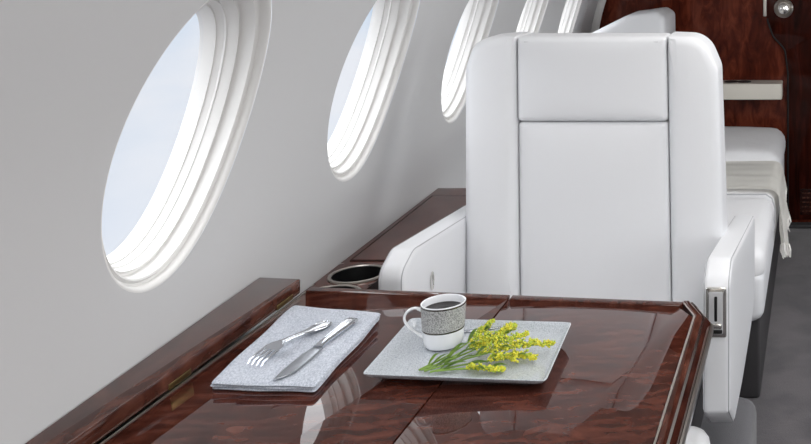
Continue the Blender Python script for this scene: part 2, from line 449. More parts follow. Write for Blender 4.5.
slab(bm, [(XR - .004, YL0), (XR, YL0), (XR, YL1), (XR - .004, YL1)], .0, .6895, XY, r=.001, seg=1, rings=1, step=.3)
slab(bm, [(-1.095, YL1 - .006), (XR - .004, YL1 - .006), (XR - .004, YL1), (-1.1, YL1)], .0, .6895, XY, r=.0005, seg=1, rings=1, step=.3)
obj('side_panel', bm, M['wood_side'], lg)
lid = bmesh.new()
p0, p1 = -1.068, XR - .006
slab(lid, [(-1.064, 2.226), (p1, 2.226), (p1, 2.77), (-1.095, 2.77)], .6905, .6925, XY, r=.001, seg=1, rings=1, step=.3)
obj('lid', lid, M['wood_ledge'], lg)
obj('lid_joint', tube([(p1, 2.224, .691), (-1.065, 2.224, .691), (-1.097, 2.772, .691), (p1, 2.772, .691)], .0018, n=6), M['groove'], lg)
for i, (cx, cy) in enumerate(CH):
    o = obj('cup_holder', lathe([(.0525, .6885), (.0525, .6925), (.055, .6945), (.0595, .6935), (.060, .6905)], cx, cy), M['satin'], lg)
    obj('well', lathe([(.0525, .691), (.051, .66), (.049, .62), (.0, .62)], cx, cy), M['black'], o)

# ------------------------------------------------------------------ table
TZ = .72
tb = root('folding_table', (-.6, 1.4, 0), 'glossy mahogany folding table with silver inlaid edge, laid for coffee', 'table')
XL, XJ, XRi, YN, YFAR = -.977, -.592, -.2355, .45, 1.880
TILT = True
yb = YFAR - .022
bm = bmesh.new(); slab(bm, rect(XL + .003, YN, XJ - .0012, yb, .001, 1), TZ - .026, TZ, XY, r=.0012, seg=2, rings=1, step=.5); obj('table_leaf', bm, M['wood'], tb)
cxr = U(662, 310, yb)
bm = bmesh.new(); slab(bm, [Vector(p) for p in ((XJ + .0012, YN), (XRi, YN), (XRi, 1.815), (-.268, yb), (XJ + .0012, yb))], TZ - .026, TZ, XY, r=.0012, seg=2, rings=1, step=.5); obj('table_leaf', bm, M['wood'], tb)
# far rail (two lengths) and silver line at the left
bm = bmesh.new(); slab(bm, rect(XL, yb + .0015, XJ - .002, YFAR, .002, 2), TZ - .03, TZ + .0015, XY, r=.002, seg=2, rings=1, step=.5); obj('edge_rail', bm, M['wood_rail'], tb)
bm = bmesh.new(); slab(bm, [Vector(p) for p in ((XJ + .002, yb + .0015), (-.268, yb + .0015), (-.258, YFAR), (XJ + .002, YFAR))], TZ - .03, TZ + .0015, XY, r=.002, seg=2, rings=1, step=.5); obj('edge_rail', bm, M['wood_rail'], tb)
obj('silver_inlay', box(XL, XL + .0022, YN, yb, TZ - .02, TZ + .0008, r=.0005, step=.5), M['satin'], tb)
# right moulding: profile swept along the edge round the chamfered corner
path = [Vector((-.264, YFAR + .001)), Vector((-.2335, 1.818)), Vector((-.2335, YN))]
def sweep(bm, path, prof, z):
    n_ = []
    for i in range(len(path)):
        ds = []
        if i > 0: ds.append((path[i] - path[i - 1]).normalized())
        if i < len(path) - 1: ds.append((path[i + 1] - path[i]).normalized())
        ns = [Vector((-d.y, d.x)) for d in ds]     # outward = +x side for a path running to -y
        s = sum(ns, Vector((0, 0))); s = s / s.dot(ns[0]) if len(ns) > 1 else s
        n_.append(s)
    R_ = [[bm.verts.new((p.x + q.x * o_, p.y + q.y * o_, z + h)) for o_, h in prof] for p, q in zip(path, n_)]
    for a, b in zip(R_, R_[1:]):
        for k in range(len(prof)): bm.faces.new((a[k], a[(k + 1) % len(prof)], b[(k + 1) % len(prof)], b[k]))
    bm.faces.new(R_[0]); bm.faces.new(R_[-1])
    return bm
obj('silver_inlay', sweep(bmesh.new(), path, [(-.001, -.01), (-.001, .0012), (.002, .0012), (.002, -.01)], TZ), M['satin'], tb)
obj('edge_moulding', sweep(bmesh.new(), path, [(.002, -.03), (.002, .000), (.004, .002), (.012, .001), (.0165, -.003), (.0165, -.03)], TZ), M['wood_rail'], tb)
obj('silver_inlay', sweep(bmesh.new(), path, [(.0165, -.012), (.0165, -.0022), (.0205, -.0032), (.0205, -.012)], TZ), M['chrome'], tb)
obj('edge_moulding', sweep(bmesh.new(), path, [(.0205, -.034), (.0205, -.005), (.026, -.008), (.0305, -.014), (.0315, -.034)], TZ), M['wood_side'], tb)
obj('edge_bumper', sweep(bmesh.new(), path, [(.0315, -.034), (.0315, -.016), (.0345, -.018), (.036, -.022), (.036, -.032), (.034, -.036)], TZ), M['satin'], tb)
obj('frame', box(-.955, -.27, YN + .05, 1.83, TZ - .045, TZ - .027, r=.002, step=.5), M['wood_side'], tb)
TILT = False
obj('pedestal', box(-.80, -.68, 1.0, 1.2, 0, TZ - .052, r=.006, cr=.03), M['satin'], tb)

# ------------------------------------------------------------------ main seat
ms_ = root('cabin_seat', (-.56, 2.35, 0), 'wide white leather cabin seat facing the camera across the table', 'seat')
BYZ = lambda z: 2.345 + (z - .5) * .05           # front face of the reclined back
def back(a, b, c): return Vector((a - .009 * (b - .85) / .35, BYZ(b) + c, b))
def X_(px, py): return U(px, py, BYZ(HC - (py - PCY) * 2.42 / FPX)).x
def Z_(px, py):
    z = .9
    for _ in range(8): z = U(px, py, BYZ(z)).z
    return z
xl0, xl1, xr0, xr1 = X_(466, 170), X_(518, 200), X_(669, 200), X_(722, 150)
xl0 -= .004; zt = Z_(590, 36.5); zs = Z_(590, 121.5); zb = .50
# structural shell behind the cushions
bm = bmesh.new()
slab(bm, rpoly([(xl0 + .010, .42), (xr1 - .008, .42), (xr1 - .008, zt - .012), (xl0 + .010, zt - .012)], [.02, .02, .085, .085], 10), .035, .15, back, r=.03, seg=5, rings=3)
obj('shell', bm, M['leather'], ms_)
bm = bmesh.new()
slab(bm, rpoly([(xl0, zb), (xl1 - .0006, zb), (xl1 - .0006, zt + .002), (xl0 + .03, zt - .004), (xl0 + .004, zt - .075)], [.02, .004, .006, .07, .05], 8), -.012, .125, back, r=.022, seg=7, puff0=.012, rings=6, step=.025)
obj('side_bolster', bm, M['leather'], ms_)
bm = bmesh.new()
slab(bm, rpoly([(xr0 + .0006, zb), (xr1 + .004, zb), (xr1 - .004, zt - .080), (xr1 - .036, zt - .001), (xr0 + .0006, zt + .002)], [.004, .02, .06, .07, .006], 8), -.012, .125, back, r=.022, seg=7, puff0=.012, rings=6, step=.025)
obj('side_bolster', bm, M['leather'], ms_)
bm = bmesh.new(); slab(bm, rect(xl1 + .0006, zs + .0008, xr0 - .0006, zt, .010), -.010, .10, back, r=.014, seg=6, puff0=.010, rings=7, step=.02)
obj('headrest', bm, M['leather'], ms_)
bm = bmesh.new(); slab(bm, rect(xl1 + .0006, zb - .02, xr0 - .0006, zs - .0008, .010), -.004, .10, back, r=.012, seg=6, puff0=.012, rings=8, step=.02)
obj('back_cushion', bm, M['leather'], ms_)
# stitched seams
def seam(pts, parent, r=.0011, mat='piping'): return obj('stitching', tube(pts, r, n=6), M[mat], parent)
seam([back(xl1 + .014, z, -.0035) for z in [zb + (zs - .01 - zb) * k / 10 for k in range(11)]], ms_, .0006)
seam([back(xr1 - .018 + .004 * math.sin(k / 12 * PI), zb + (zt - .09 - zb) * k / 12, -.0105) for k in range(13)], ms_, .0008)
seam([back(xl1 + .02 + (xr0 - xl1 - .04) * k / 10, zt - .012, -.011) for k in range(11)], ms_, .0007)
# seat cushion, leg panel, base
bm = box(-.842, -.262, 1.93, 2.36, .40, .53, r=.04, cr=.06, puff1=.012, step=.04); obj('seat_cushion', bm, M['leather2'], ms_)
bm = box(-.80, -.222, 1.90, 2.03, .33, .425, r=.03, cr=.045, step=.04); obj('leg_rest', bm, M['leather2'], ms_)
obj('base', box(-.78, -.165, 2.06, 2.60, .0, .215, r=.03, cr=.05), M['carpet_base'], ms_)
obj('base_cover', box(-.80, -.29, 2.06, 2.48, .215, .42, r=.02, cr=.03), M['plinth'], ms_)
# armrests
def arm(x0, x1, zr, zq):
    o2 = rpoly([(2.0, .455), (2.10, .385), (2.30, .375), (2.74, .40), (2.76, zr), (2.06, zq), (1.998, zq - .03)], [.012, .03, .05, .05, .04, .05, .035], 8)
    bm = bmesh.new(); slab(bm, o2, x0, x1, YZ, r=.012, seg=5, puff0=.003, puff1=.003, rings=4, step=.04)
    a = obj('armrest', bm, M['leather'], ms_)
    for xx in (x0 + .0035, x1 - .0035):
        pts = [Vector((xx, p.x, p.y)) for p in inset(densify(o2, .03), .0025)]
        tube_bm = tube(pts, .0012, n=6, closed=True); obj('stitching', tube_bm, M['piping'], a)
    return a
armL = arm(-.904, -.851, .728, .772); armR = arm(-.240, -.183, .645, .752)
# chrome control plate in the face of the right armrest
def Fz(x0, z0, x1, z1, ya, yb_, r=.003, cr=.004):
    bm = bmesh.new(); slab(bm, rect(x0, z0, x1, z1, cr), ya, yb_, XZ, r=r, seg=3, rings=1); return bm
x0, x1, z0, z1 = -.2325, -.1905, .610, .712
cp = obj('control_plate', Fz(x0, z0, x1, z1, 1.994, 2.003, .002, .004), M['chrome'], armR)
M['grey'] = plain('pale_grey', srgb(178, 178, 180), .4)
obj('recess', Fz(x0 + .006, z0 + .008, x1 - .007, z1 - .008, 1.9925, 1.996, .001, .003), M['grey'], cp)
obj('slot', Fz(x0 + .0175, z0 + .034, x0 + .0235, z1 - .017, 1.9915, 1.996, .0005, .002), M['black'], cp)
obj('latch', Fz(x0 + .011, z0 + .020, x1 - .009, z0 + .031, 1.986, 1.995, .003, .004), M['chrome'], cp)
obj('recess', Fz(x0 + .008, z0 + .009, x1 - .008, z0 + .017, 1.9915, 1.996, .001, .002), M['black'], cp)
# small ring latch on the inner face of the left armrest
c = Vector((-.8465, U(421, 283, 2.12).y + .02, .675))
obj('ring_latch', tube([c + Vector((0, .007 * math.cos(a), .019 * math.sin(a))) for a in [2 * PI * k / 20 for k in range(20)]], .0018, n=6, closed=True), M['chrome'], armL)

# ------------------------------------------------------------------ divan along the wall behind
dv = root('divan', (-.6, 3.85, 0), 'white upholstered divan on a dark plinth along the far windows behind the seat', 'divan')
obj('plinth', box(-1.05, -.185, 3.02, 4.76, 0, .27, r=.01, step=.2), M['plinth'], dv)
obj('seat_frame', box(-1.06, -.172, 2.98, 4.76, .245, .40, r=.03, cr=.05, step=.1), M['leather'], dv)
obj('seat_cushion', box(-1.06, -.170, 2.98, 3.62, .36, .468, r=.04, cr=.06, puff1=.008, step=.05), M['leather2'], dv)
obj('seat_cushion', box(-1.06, -.168, 3.625, 4.12, .36, .470, r=.035, cr=.03, puff1=.01, step=.05), M['leather2'], dv)
obj('seat_cushion', box(-1.04, -.165, 4.125, 4.76,   .36, .502, r=.06, cr=.07, puff1=.015, step=.05), M['leather2'], dv)
seam([Vector((-1.0 + .80 * k / 10, 3.622, .4715)) for k in range(11)] + [Vector((-.178, 3.622, .457)), Vector((-.166, 3.622, .42)), Vector((-.168, 3.622, .34))], dv, .003, 'piping')
bm = bmesh.new()
slab(bm, rpoly([(-.66, .50), (-.668, 1.075), (-.705, 1.098), (-.84, 1.080), (-1.02, .99), (-1.04, .5)], [.01, .03, .03, .06, .04, .01], 5), 4.22, 4.55, XZ, r=.03, seg=4, puff0=.01)
obj('backrest', bm, M['leather'], dv)
# blanket draped over the aisle edge, with a knotted fringe
bm = bmesh.new(); nu, nv = 44, 24; g = []
XA = -.158
for i in range(nu + 1):
    row = []
    for j in range(nv + 1):
        v = j / nv; u = i / nu
        y = 3.64 + .46 * v
        s = u * (.56 + .05 * math.sin(v * 5) - .03 * v)           # arc length from the inner edge
        flat = .34; r_ = .04
        w = .004 * math.sin(v * 17 + s * 6) + .003 * math.sin(v * 31 + 1)
        if s < flat: x, z = XA - r_ - (flat - s), .484 + .009 * (1 - v) * 0 + w * .6
        elif s < flat + r_ * PI / 2:
            a = (s - flat) / r_; x, z = XA - r_ + (r_ + .004) * math.sin(a) + w * .3, .444 + (r_ + .0) * math.cos(a) + w * .5
        else:
            t = s - flat - r_ * PI / 2; x, z = XA + .006 + t * .10 + 2.2 * w * min(1, t * 8) + .0, .444 - t
        row.append(bm.verts.new((x, y, z)))
    g.append(row)
for i in range(nu):
    for j in range(nv): bm.faces.new((g[i][j], g[i + 1][j], g[i + 1][j + 1], g[i][j + 1]))
hem = [g[nu][j].co.copy() for j in range(nv + 1)]
bmesh.ops.solidify(bm, geom=bm.faces[:], thickness=.006)
bl = obj('blanket', bm, M['blanket'], label='cream wool blanket with a fringe draped over the aisle edge of the divan', cat='blanket', smooth=60)
bm = bmesh.new()
for j in range(nv * 2):
    t = j / 2; a = hem[int(t)].lerp(hem[min(int(t) + 1, nv)], t % 1)
    tube([a, a + Vector((random.uniform(-.004, .008), random.uniform(-.006, .006), -.022)), a + Vector((random.uniform(-.006, .012), random.uniform(-.01, .01), -.045 - random.random() * .012))], [.0035, .003, .0015], bm, 5)
obj('fringe', bm, M['blanket'], bl, kind='stuff')

# white console shelf at the bulkhead
sh = root('console_shelf', (-.4, 4.76, .639), 'cream shelf with recessed cup holders fixed to the dark wood bulkhead', 'shelf')
xr_ = U(782, 90, 4.7).x
obj('body', box(-.62, xr_, 4.70, 4.829, .639, .716, r=.006, cr=.012), M['cream'], sh)
for px in (731, 744):
    p = G(px, 82, .717)
    obj('cup_holder', lathe([(0, .7168), (.026, .7168), (.027, .7185), (.033, .7185), (.034, .716)], p.x, 4.765, n=24), M['black'], sh)

TILT = True
# ------------------------------------------------------------------ napkin
NZ = TZ + .0006
def quad(corners):       # corners: (u-,v-),(u+,v-),(u+,v+),(u-,v+)
    a, b, c, d = corners
    return lambda u, v: (a * (1 - u) * (1 - v) + b * u * (1 - v) + c * u * v + d * (1 - u) * v)
nq = quad([GT(209.5, 384, TZ + .010), GT(314.5, 387, TZ + .010), GT(381.5, 314, TZ + .010), GT(293, 306.5, TZ + .010)])
bm = bmesh.new()
def nap_layer(z0, z1, grow, seed):
    nn = 40; T = {}; rnd = random.Random(seed); ph = rnd.random() * 6
    prof = [(0, z0 + .0008), (-.0012, (z0 + z1) / 2), (0, z1 - .0006)]
    # closed outline
    def P2(u, v, z):
        # rounded corners
        cu, cv = u * 2 - 1, v * 2 - 1
        q = (abs(cu) ** 44 + abs(cv) ** 44) ** (1 / 44); k = max(abs(cu), abs(cv)) / q if q > 1e-6 else 1
        cu *= k; cv *= k
        p = nq((cu * (1 + grow) + 1) / 2, (cv * (1 + grow) + 1) / 2)
        e = .0011 * math.sin(u * 9 + ph) * math.sin(v * 7 + ph * 2)
        return Vector((p.x + .0012 * math.sin(v * 11 + ph), p.y + .0012 * math.sin(u * 9 + ph), z))
    for s, z in ((1, z1), (0, z0)):
        for i in range(nn + 1):
            for j in range(nn + 1):
                u, v = i / nn, j / nn
                ed = min(u, 1 - u, v, 1 - v); dz = 0
                if s: dz = (.0009 * math.sin(u * 13 + ph) * math.sin(v * 8 + ph) + .0007 * math.sin(v * 23 + u * 5)) * min(1, ed * 8) - .0016 * math.exp(-ed * 60)
                T[s, i, j] = bm.verts.new(P2(u, v, z + dz))
        for i in range(nn):
            for j in range(nn): bm.faces.new((T[s, i, j], T[s, i + 1, j], T[s, i + 1, j + 1], T[s, i, j + 1]))
    loop = [(i, 0) for i in range(nn)] + [(nn, j) for j in range(nn)] + [(i, nn) for i in range(nn, 0, -1)] + [(0, j) for j in range(nn, 0, -1)]
    c = nq(.5, .5); mid = []
    for i, j in loop:
        a = (T[0, i, j].co + T[1, i, j].co) / 2; d = (a - Vector((c.x, c.y, a.z))).normalized(); mid.append(bm.verts.new(a + d * .0016))
    for k in range(len(loop)):
        a, b = loop[k], loop[(k + 1) % len(loop)]; m0, m1 = mid[k], mid[(k + 1) % len(loop)]
        bm.faces.new((T[1, a[0], a[1]], m0, m1, T[1, b[0], b[1]])); bm.faces.new((m0, T[0, a[0], a[1]], T[0, b[0], b[1]], m1))
nap_layer(NZ, NZ + .0045, -.012, 1); nap_layer(NZ + .0046, NZ + .0085, -.006, 2); nap_layer(NZ + .0086, NZ + .013, 0, 3)
obj('napkin', bm, M['napkin'], label='folded pale blue-grey linen napkin lying on the glossy table under the cutlery', cat='napkin', smooth=50)
NT = NZ + .0138      # top of the napkin

# ------------------------------------------------------------------ cutlery
WSC = 1.22
def strip(bm, st, frame, n=10, close=True):
    """loft of oval sections. st: (along, centre offset, half width, z, half thickness); frame = origin, axis, side"""
    o, ax, sd = frame; R_ = []; st = [(t, c * WSC, w * WSC, z, h) for t, c, w, z, h in st]
    for (t, c, w, z, h) in st:
        ctr = o + ax * t + sd * c + Vector((0, 0, z)); ring = []
        for k in range(n):
            a = 2 * PI * k / n
            ca, sa = math.cos(a), math.sin(a)
            ring.append(bm.verts.new(ctr + sd * (w * math.copysign(abs(ca) ** .7, ca)) + Vector((0, 0, h * math.copysign(abs(sa) ** .7, sa)))))
        R_.append(ring)
    for a, b in zip(R_, R_[1:]):
        for k in range(n): bm.faces.new((a[k], a[(k + 1) % n], b[(k + 1) % n], b[k]))
    if close: bm.faces.new(R_[0]); bm.faces.new(R_[-1])
    return bm
def frame(p0, p1):
    a = (p1 - p0); a.z = 0; L_ = a.length; a.normalize(); return (Vector((p0.x, p0.y, 0)), a, Vector((a.y, -a.x, 0))), L_
# knife
k0, k1 = GT(353, 319.5, NT + .004), GT(277, 381, NT + .002)
fr_, L_ = frame(k0, k1)
kn = root('dinner_knife', (k0.x, k0.y, NT), 'steel dinner knife with a flared ribbed handle lying on the napkin', 'knife')
hl = L_ * .47
bm = strip(bmesh.new(), [(0, 0, .003, NT + .005, .002), (.002, 0, .0085, NT + .005, .0032), (.012, 0, .0095, NT + .0052, .0042), (.03, 0, .0082, NT + .005, .0042), (hl * .6, 0, .0062, NT + .0046, .0040), (hl * .85, 0, .0056, NT + .0045, .0042), (hl, 0, .0062, NT + .0045, .0040), (hl + .006, 0, .0072, NT + .004, .0030)], fr_, 14)
obj('handle', bm, M['steel'], kn)
for c in (-.0042, 0, .0042):
    pts = [fr_[0] + fr_[1] * t + fr_[2] * (c * w) + Vector((0, 0, NT + z)) for t, w, z in ((.004, 1.4, .0078), (.02, 1.3, .0090), (.045, 1, .0087), (hl * .8, .75, .0084))]
    obj('handle_rib', tube(spline(pts, 4), .0009, n=6), M['steel'], kn)
b0 = hl + .004; bl_ = L_ - b0
st = []
for t, cl, cr in ((0, -.0062, .0062), (.10, -.0075, .0085), (.22, -.0088, .0098), (.45, -.0095, .0102), (.68, -.0090, .0095), (.82, -.0055, .0084), (.92, .0000, .0070), (.98, .0040, .0056), (1.0, .0050, .0055)):
    st.append((b0 + bl_ * t, (cl + cr) / 2, (cr - cl) / 2, NT + .0032 - .0008 * t, .0009))
obj('blade', strip(bmesh.new(), st, fr_, 12), M['blade'], kn)
# fork, arched, tines down on the linen
f0, f1 = GT(329, 320.5, NT + .006), GT(253, 366, NT + .001)
ff, LF = frame(f0, f1)
fk = root('dinner_fork', (f0.x, f0.y, NT), 'steel dinner fork beside the knife with its tines pointing down on the napkin', 'fork')
hn = LF * .66
st = [(0, 0, .003, NT + .0040, .0012), (.003, 0, .0085, NT + .0042, .0016), (.012, 0, .0115, NT + .0048, .0018), (.026, 0, .0105, NT + .0056, .0019), (.05, 0, .0068, NT + .0075, .0020), (hn * .62, 0, .0042, NT + .0105, .0021), (hn * .85, 0, .0038, NT + .0135, .0022), (hn, 0, .0055, NT + .0150, .0019)]
obj('handle', strip(bmesh.new(), st, ff, 12), M['steel'], fk)
obj('handle_rim', tube([ff[0] + ff[1] * (.019 - .0165 * math.cos(a)) + ff[2] * (.0098 * math.sin(a)) + Vector((0, 0, NT + .0058 + .0008 * (1 - math.cos(a)))) for a in [(-.8 + 1.6 * k / 20) * PI for k in range(21)]], .0011, n=6), M['steel'], fk)
hd = LF * .80
st = [(hn - .001, 0, .0052, NT + .0150, .0018), (hn + .006, 0, .0095, NT + .0150, .0014), (hn + .013, 0, .0120, NT + .0142, .0012), (hd, 0, .0125, NT + .0122, .0011)]
obj('head', strip(bmesh.new(), st, ff, 12), M['steel'], fk)
for q in range(4):
    c = -.0105 + .007 * q
    st = [(hd - .002, c, .0021, NT + .0124, .0010), (hd + .012, c, .0018, NT + .0098, .0010), (hd + .026, c, .0015, NT + .0058, .0009), (LF - .004, c, .0011, NT + .0022, .0008), (LF, c, .0004, NT + .0012, .0005)]
    obj('tine', strip(bmesh.new(), st, ff, 8), M['steel'], fk)

# ------------------------------------------------------------------ plate
RZ = TZ + .0200
cs = [GT(361.5, 374, RZ), GT(546, 381, RZ), GT(572, 322, RZ), GT(411, 317.5, RZ)]
pq = quad(cs); pc = pq(.5, .5)
pw = (cs[1] - cs[0]).length; pd = (cs[3] - cs[0]).length
pl_ = bmesh.new(); n = 44
def plate_pt(u, v, z, inn):      # inn: inset in metres from the rim
    cu, cv = u * 2 - 1, v * 2 - 1
    q = (abs(cu) ** 40 + abs(cv) ** 40) ** (1 / 40); k = max(abs(cu), abs(cv)) / q if q > 1e-6 else 1
    cu *= k * (1 - 2 * inn / pw); cv *= k * (1 - 2 * inn / pd)
    p = pq((cu + 1) / 2, (cv + 1) / 2); return Vector((p.x, p.y, z))
def loop01(n):
    L3 = [(i / n, 0) for i in range(n)] + [(1, i / n) for i in range(n)] + [(1 - i / n, 1) for i in range(n)] + [(0, 1 - i / n) for i in range(n)]
    return L3
lp = loop01(26)
zf = TZ + .0062
prof = [(.034, TZ + .0036), (.034, TZ + .0003), (.037, TZ + .0003), (.038, TZ + .0036), (.018, TZ + .0048), (.006, TZ + .0120), (.0006, RZ - .0016), (0, RZ - .0004), (.0012, RZ + .0002), (.0030, RZ - .0008), (.006, zf + .0080), (.010, zf + .0032), (.014, zf + .0009), (.022, zf)]
prof.reverse()
R_ = [[pl_.verts.new(plate_pt(u, v, z, i_)) for u, v in lp] for i_, z in prof]
for a, b in zip(R_, R_[1:]):
    for k in range(len(lp)): pl_.faces.new((a[k], a[(k + 1) % len(lp)], b[(k + 1) % len(lp)], b[k]))
pl_.faces.new(R_[0]); pl_.faces.new(R_[-1])
obj('plate', pl_, M['plate'], label='rectangular speckled grey stoneware plate with upturned rim on the table', cat='plate', smooth=45)

# ------------------------------------------------------------------ mug and coffee
mc = toW(GT(443.5, 345, zf)); mx, my = mc.x, mc.y; mz = mc.z + .0022; TILT = False
MH = .0715
mg = root('coffee_mug', (mx, my, mz), 'white china coffee mug with a wide speckled silver band standing on the plate', 'mug')
rb, rt = .0312, .0358
RR = lambda h: rb + (rt - rb) * (h / MH) ** .8
prof = [(0, mz + .002), (rb - .006, mz + .002), (rb - .005, mz), (rb - .003, mz), (rb, mz + .004)] + [(RR(h * MH), mz + h * MH) for h in (.15, .3, .45, .6, .75, .9, .97)] + \
       [(rt, mz + MH - .0006), (rt - .0012, mz + MH), (rt - .0026, mz + MH - .0008)] + [(RR(h * MH) - .0032, mz + h * MH) for h in (.9, .7, .4, .15)] + [(rb - .008, mz + .006), (0, mz + .005)]
obj('body', lathe(prof, mx, my, n=64), M['china'], mg)
def shell(h0, h1, t, name, mat):
    hs = [h0 + (h1 - h0) * k / 6 for k in range(7)]
    pr = [(RR(h * MH) - .0002, mz + h * MH) for h in (h0,)] + [(RR(h * MH) + t, mz + h * MH) for h in hs] + [(RR(h1 * MH) - .0002, mz + h1 * MH)]
    return obj(name, lathe(pr, mx, my, n=64), mat, mg)
b_ = shell(.42, .94, .00035, 'band', M['band']); b_['label'] = 'speckled silver band'
shell(.385, .42, .0005, 'rim_line', M['platinum']); shell(.94, .975, .0005, 'rim_line', M['platinum'])
hd_ = Vector((-math.cos(.12), -math.sin(.12) - .0, 0))
hp = [(rt - .002, .80), (rt + .010, .865), (rt + .022, .80), (rt + .0275, .64), (rt + .022, .46), (rt + .009, .30), (rb - .0005, .17)]
pts = spline([Vector((mx, my, mz)) + hd_ * r + Vector((0, 0, h * MH)) for r, h in hp], 5)
obj('handle', tube(pts, [.0028 if 3 < i < len(pts) - 4 else .0038 for i in range(len(pts))], n=12, flat=.75), M['china'], mg)
hz = mz + MH * .83
obj('coffee', lathe([(0, hz), (RR(.83 * MH) - .0045, hz), (RR(.83 * MH) - .0034, hz + .0004), (RR(.8 * MH) - .0034, hz - .003), (0, hz - .003)], mx, my, n=48), M['coffee'], label='black coffee filling the white mug almost to the rim', cat='coffee')

TILT = True
# teaspoon lying behind the flowers
s0, s1 = GT(457, 331.5, zf + .003), GT(507, 327.5, zf + .003)
sf, LS = frame(s0, s1)
LS = max(LS, .10)
sp = root('teaspoon', (s0.x, s0.y, zf), 'small steel teaspoon lying on the plate behind the yellow flowers', 'spoon')
obj('handle', strip(bmesh.new(), [(0, 0, .003, zf + .0022, .0008), (.006, 0, .0042, zf + .0024, .001), (.03, 0, .0022, zf + .003, .0012), (LS * .66, 0, .0016, zf + .0045, .0013), (LS * .72, 0, .0024, zf + .0042, .0012)], sf, 10), M['steel'], sp)
bm = bmesh.new(); nb = 16; R2 = []
for i in range(9):
    f = i / 8
    R2.append([bm.verts.new(sf[0] + sf[1] * (LS * .86 + LS * .15 * f * math.cos(a)) + sf[2] * (.0105 * f * math.sin(a) * (1 - .12 * math.cos(a))) + Vector((0, 0, zf + .0012 + .0042 * f * f))) for a in [2 * PI * k / nb for k in range(nb)]])
for a, b in zip(R2[1:], R2[2:]):
    for k in range(nb): bm.faces.new((a[k], a[(k + 1) % nb], b[(k + 1) % nb], b[k]))
bm.faces.new(R2[1]); bmesh.ops.delete(bm, geom=R2[0], context='VERTS')
bmesh.ops.solidify(bm, geom=bm.faces[:], thickness=-.0008)
obj('bowl', bm, M['steel'], sp, smooth=60)

# ------------------------------------------------------------------ goldenrod sprigs
def blob(bm, c, r):
    q = Matrix.Rotation(random.random() * 6, 3, 'Z') @ Matrix.Rotation(random.random() * 3, 3, 'X')
    vs = [bm.verts.new(c + q @ (Vector(v) * r * random.uniform(.8, 1.25))) for v in ((1, 0, 0), (-1, 0, 0), (0, 1, 0), (0, -1, 0), (0, 0, 1.3), (0, 0, -1))]
    for a, b in ((0, 2), (2, 1), (1, 3), (3, 0)):
        bm.faces.new((vs[a], vs[b], vs[4])); bm.faces.new((vs[b], vs[a], vs[5]))
def leaf(bm, p, d, ln, w, lift):
    d = d.normalized(); s = d.cross(Vector((0, 0, 1))).normalized(); n_ = 7; A, B, Cc = [], [], []
    for k in range(n_ + 1):
        t = k / n_; c = p + d * (ln * t) + Vector((0, 0, lift * math.sin(t * PI * .8))); ww = w * math.sin(PI * min(1, t * .93 + .05)) ** .8
        A.append(bm.verts.new(c - s * ww + Vector((0, 0, ww * .35)))); B.append(bm.verts.new(c)); Cc.append(bm.verts.new(c + s * ww + Vector((0, 0, ww * .35))))
    for k in range(n_):
        bm.faces.new((A[k], B[k], B[k + 1], A[k + 1])); bm.faces.new((B[k], Cc[k], Cc[k + 1], B[k + 1]))
def sprig(px_pts, lab, start, dens, gold, hmax, branch=.02, leaves=5):
    pts = [GT(x, y, zf + .004 + h) for x, y, h in px_pts]
    path_ = spline(pts, 8); n_ = len(path_)
    r = root('goldenrod_sprig', (pts[0].x, pts[0].y, zf), lab, 'flower', 'goldenrod sprigs on the plate')
    obj('stem', tube(path_, [.0017 - .001 * i / n_ for i in range(n_)], n=6), M['stem'], r)
    for k in range(leaves):
        i = int(n_ * (.12 + .6 * k / max(1, leaves - 1)) * .9); d = (path_[min(i + 2, n_ - 1)] - path_[i]).normalized(); s = d.cross(Vector((0, 0, 1)))
        dd = d + s * (.35 if k % 2 else -.35) * random.uniform(.6, 1.3)
        bm = bmesh.new(); leaf(bm, path_[i], dd, random.uniform(.024, .042), random.uniform(.0026, .0042), random.uniform(.003, .009)); bmesh.ops.solidify(bm, geom=bm.faces[:], thickness=.0003)
        obj('leaf', bm, M['leaf'], r, smooth=60)
    bmy, bmg = bmesh.new(), bmesh.new(); bms = bmesh.new(); nb_ = 0
    i0 = int(n_ * start)
    for i in range(i0, n_):
        f = (i - i0) / max(1, n_ - 1 - i0); d = (path_[min(i + 1, n_ - 1)] - path_[max(i - 1, 0)]).normalized()
        for q in range(3):
            a = random.uniform(0, 2 * PI); s = d.cross(Vector((0, 0, 1))).normalized(); up = s.cross(d)
            bd = (d * .8 + s * math.cos(a) + up * abs(math.sin(a)) * .9).normalized(); bl2 = branch * (1.05 - f * .75) * random.uniform(.6, 1.1)
            tip = path_[i] + bd * bl2
            tip.z = max(tip.z, zf + .002)
            tube([path_[i], (path_[i] + tip) / 2 + Vector((0, 0, .001)), tip], .0005, bms, 4)
            for w in range(dens):
                t = random.random() ** .7; c = path_[i].lerp(tip, t) + Vector((random.uniform(-1, 1), random.uniform(-1, 1), random.uniform(-.5, 1))) * .0026
                c.z = max(c.z, zf + .0015)
                blob(bmy if random.random() < gold else bmg, c, random.uniform(.0012, .0024))
    obj('twigs', bms, M['stem'], r, kind='stuff')
    obj('blossom', bmy, M['flower'], r, smooth=0, kind='stuff'); obj('buds', bmg, M['flower_green'], r, smooth=0, kind='stuff')
sprig([(419, 370, .002), (447, 356, .004), (470, 341, .008), (483, 331, .012), (492, 322, .014)], 'slim yellow-green goldenrod sprig reaching furthest back, beside the mug', .52, 6, .35, .02, .014, 4)
sprig([(421, 370, .002), (452, 359, .006), (485, 345, .010), (505, 334, .016), (513, 327, .018)], 'goldenrod sprig with a full yellow head just right of the slim back sprig', .42, 8, .65, .02, .024, 4)
sprig([(424, 371, .002), (458, 361, .008), (492, 352, .014), (522, 346, .016), (551, 345, .010)], 'longest goldenrod sprig, its yellow tip pointing furthest right', .42, 8, .75, .02, .022, 5)
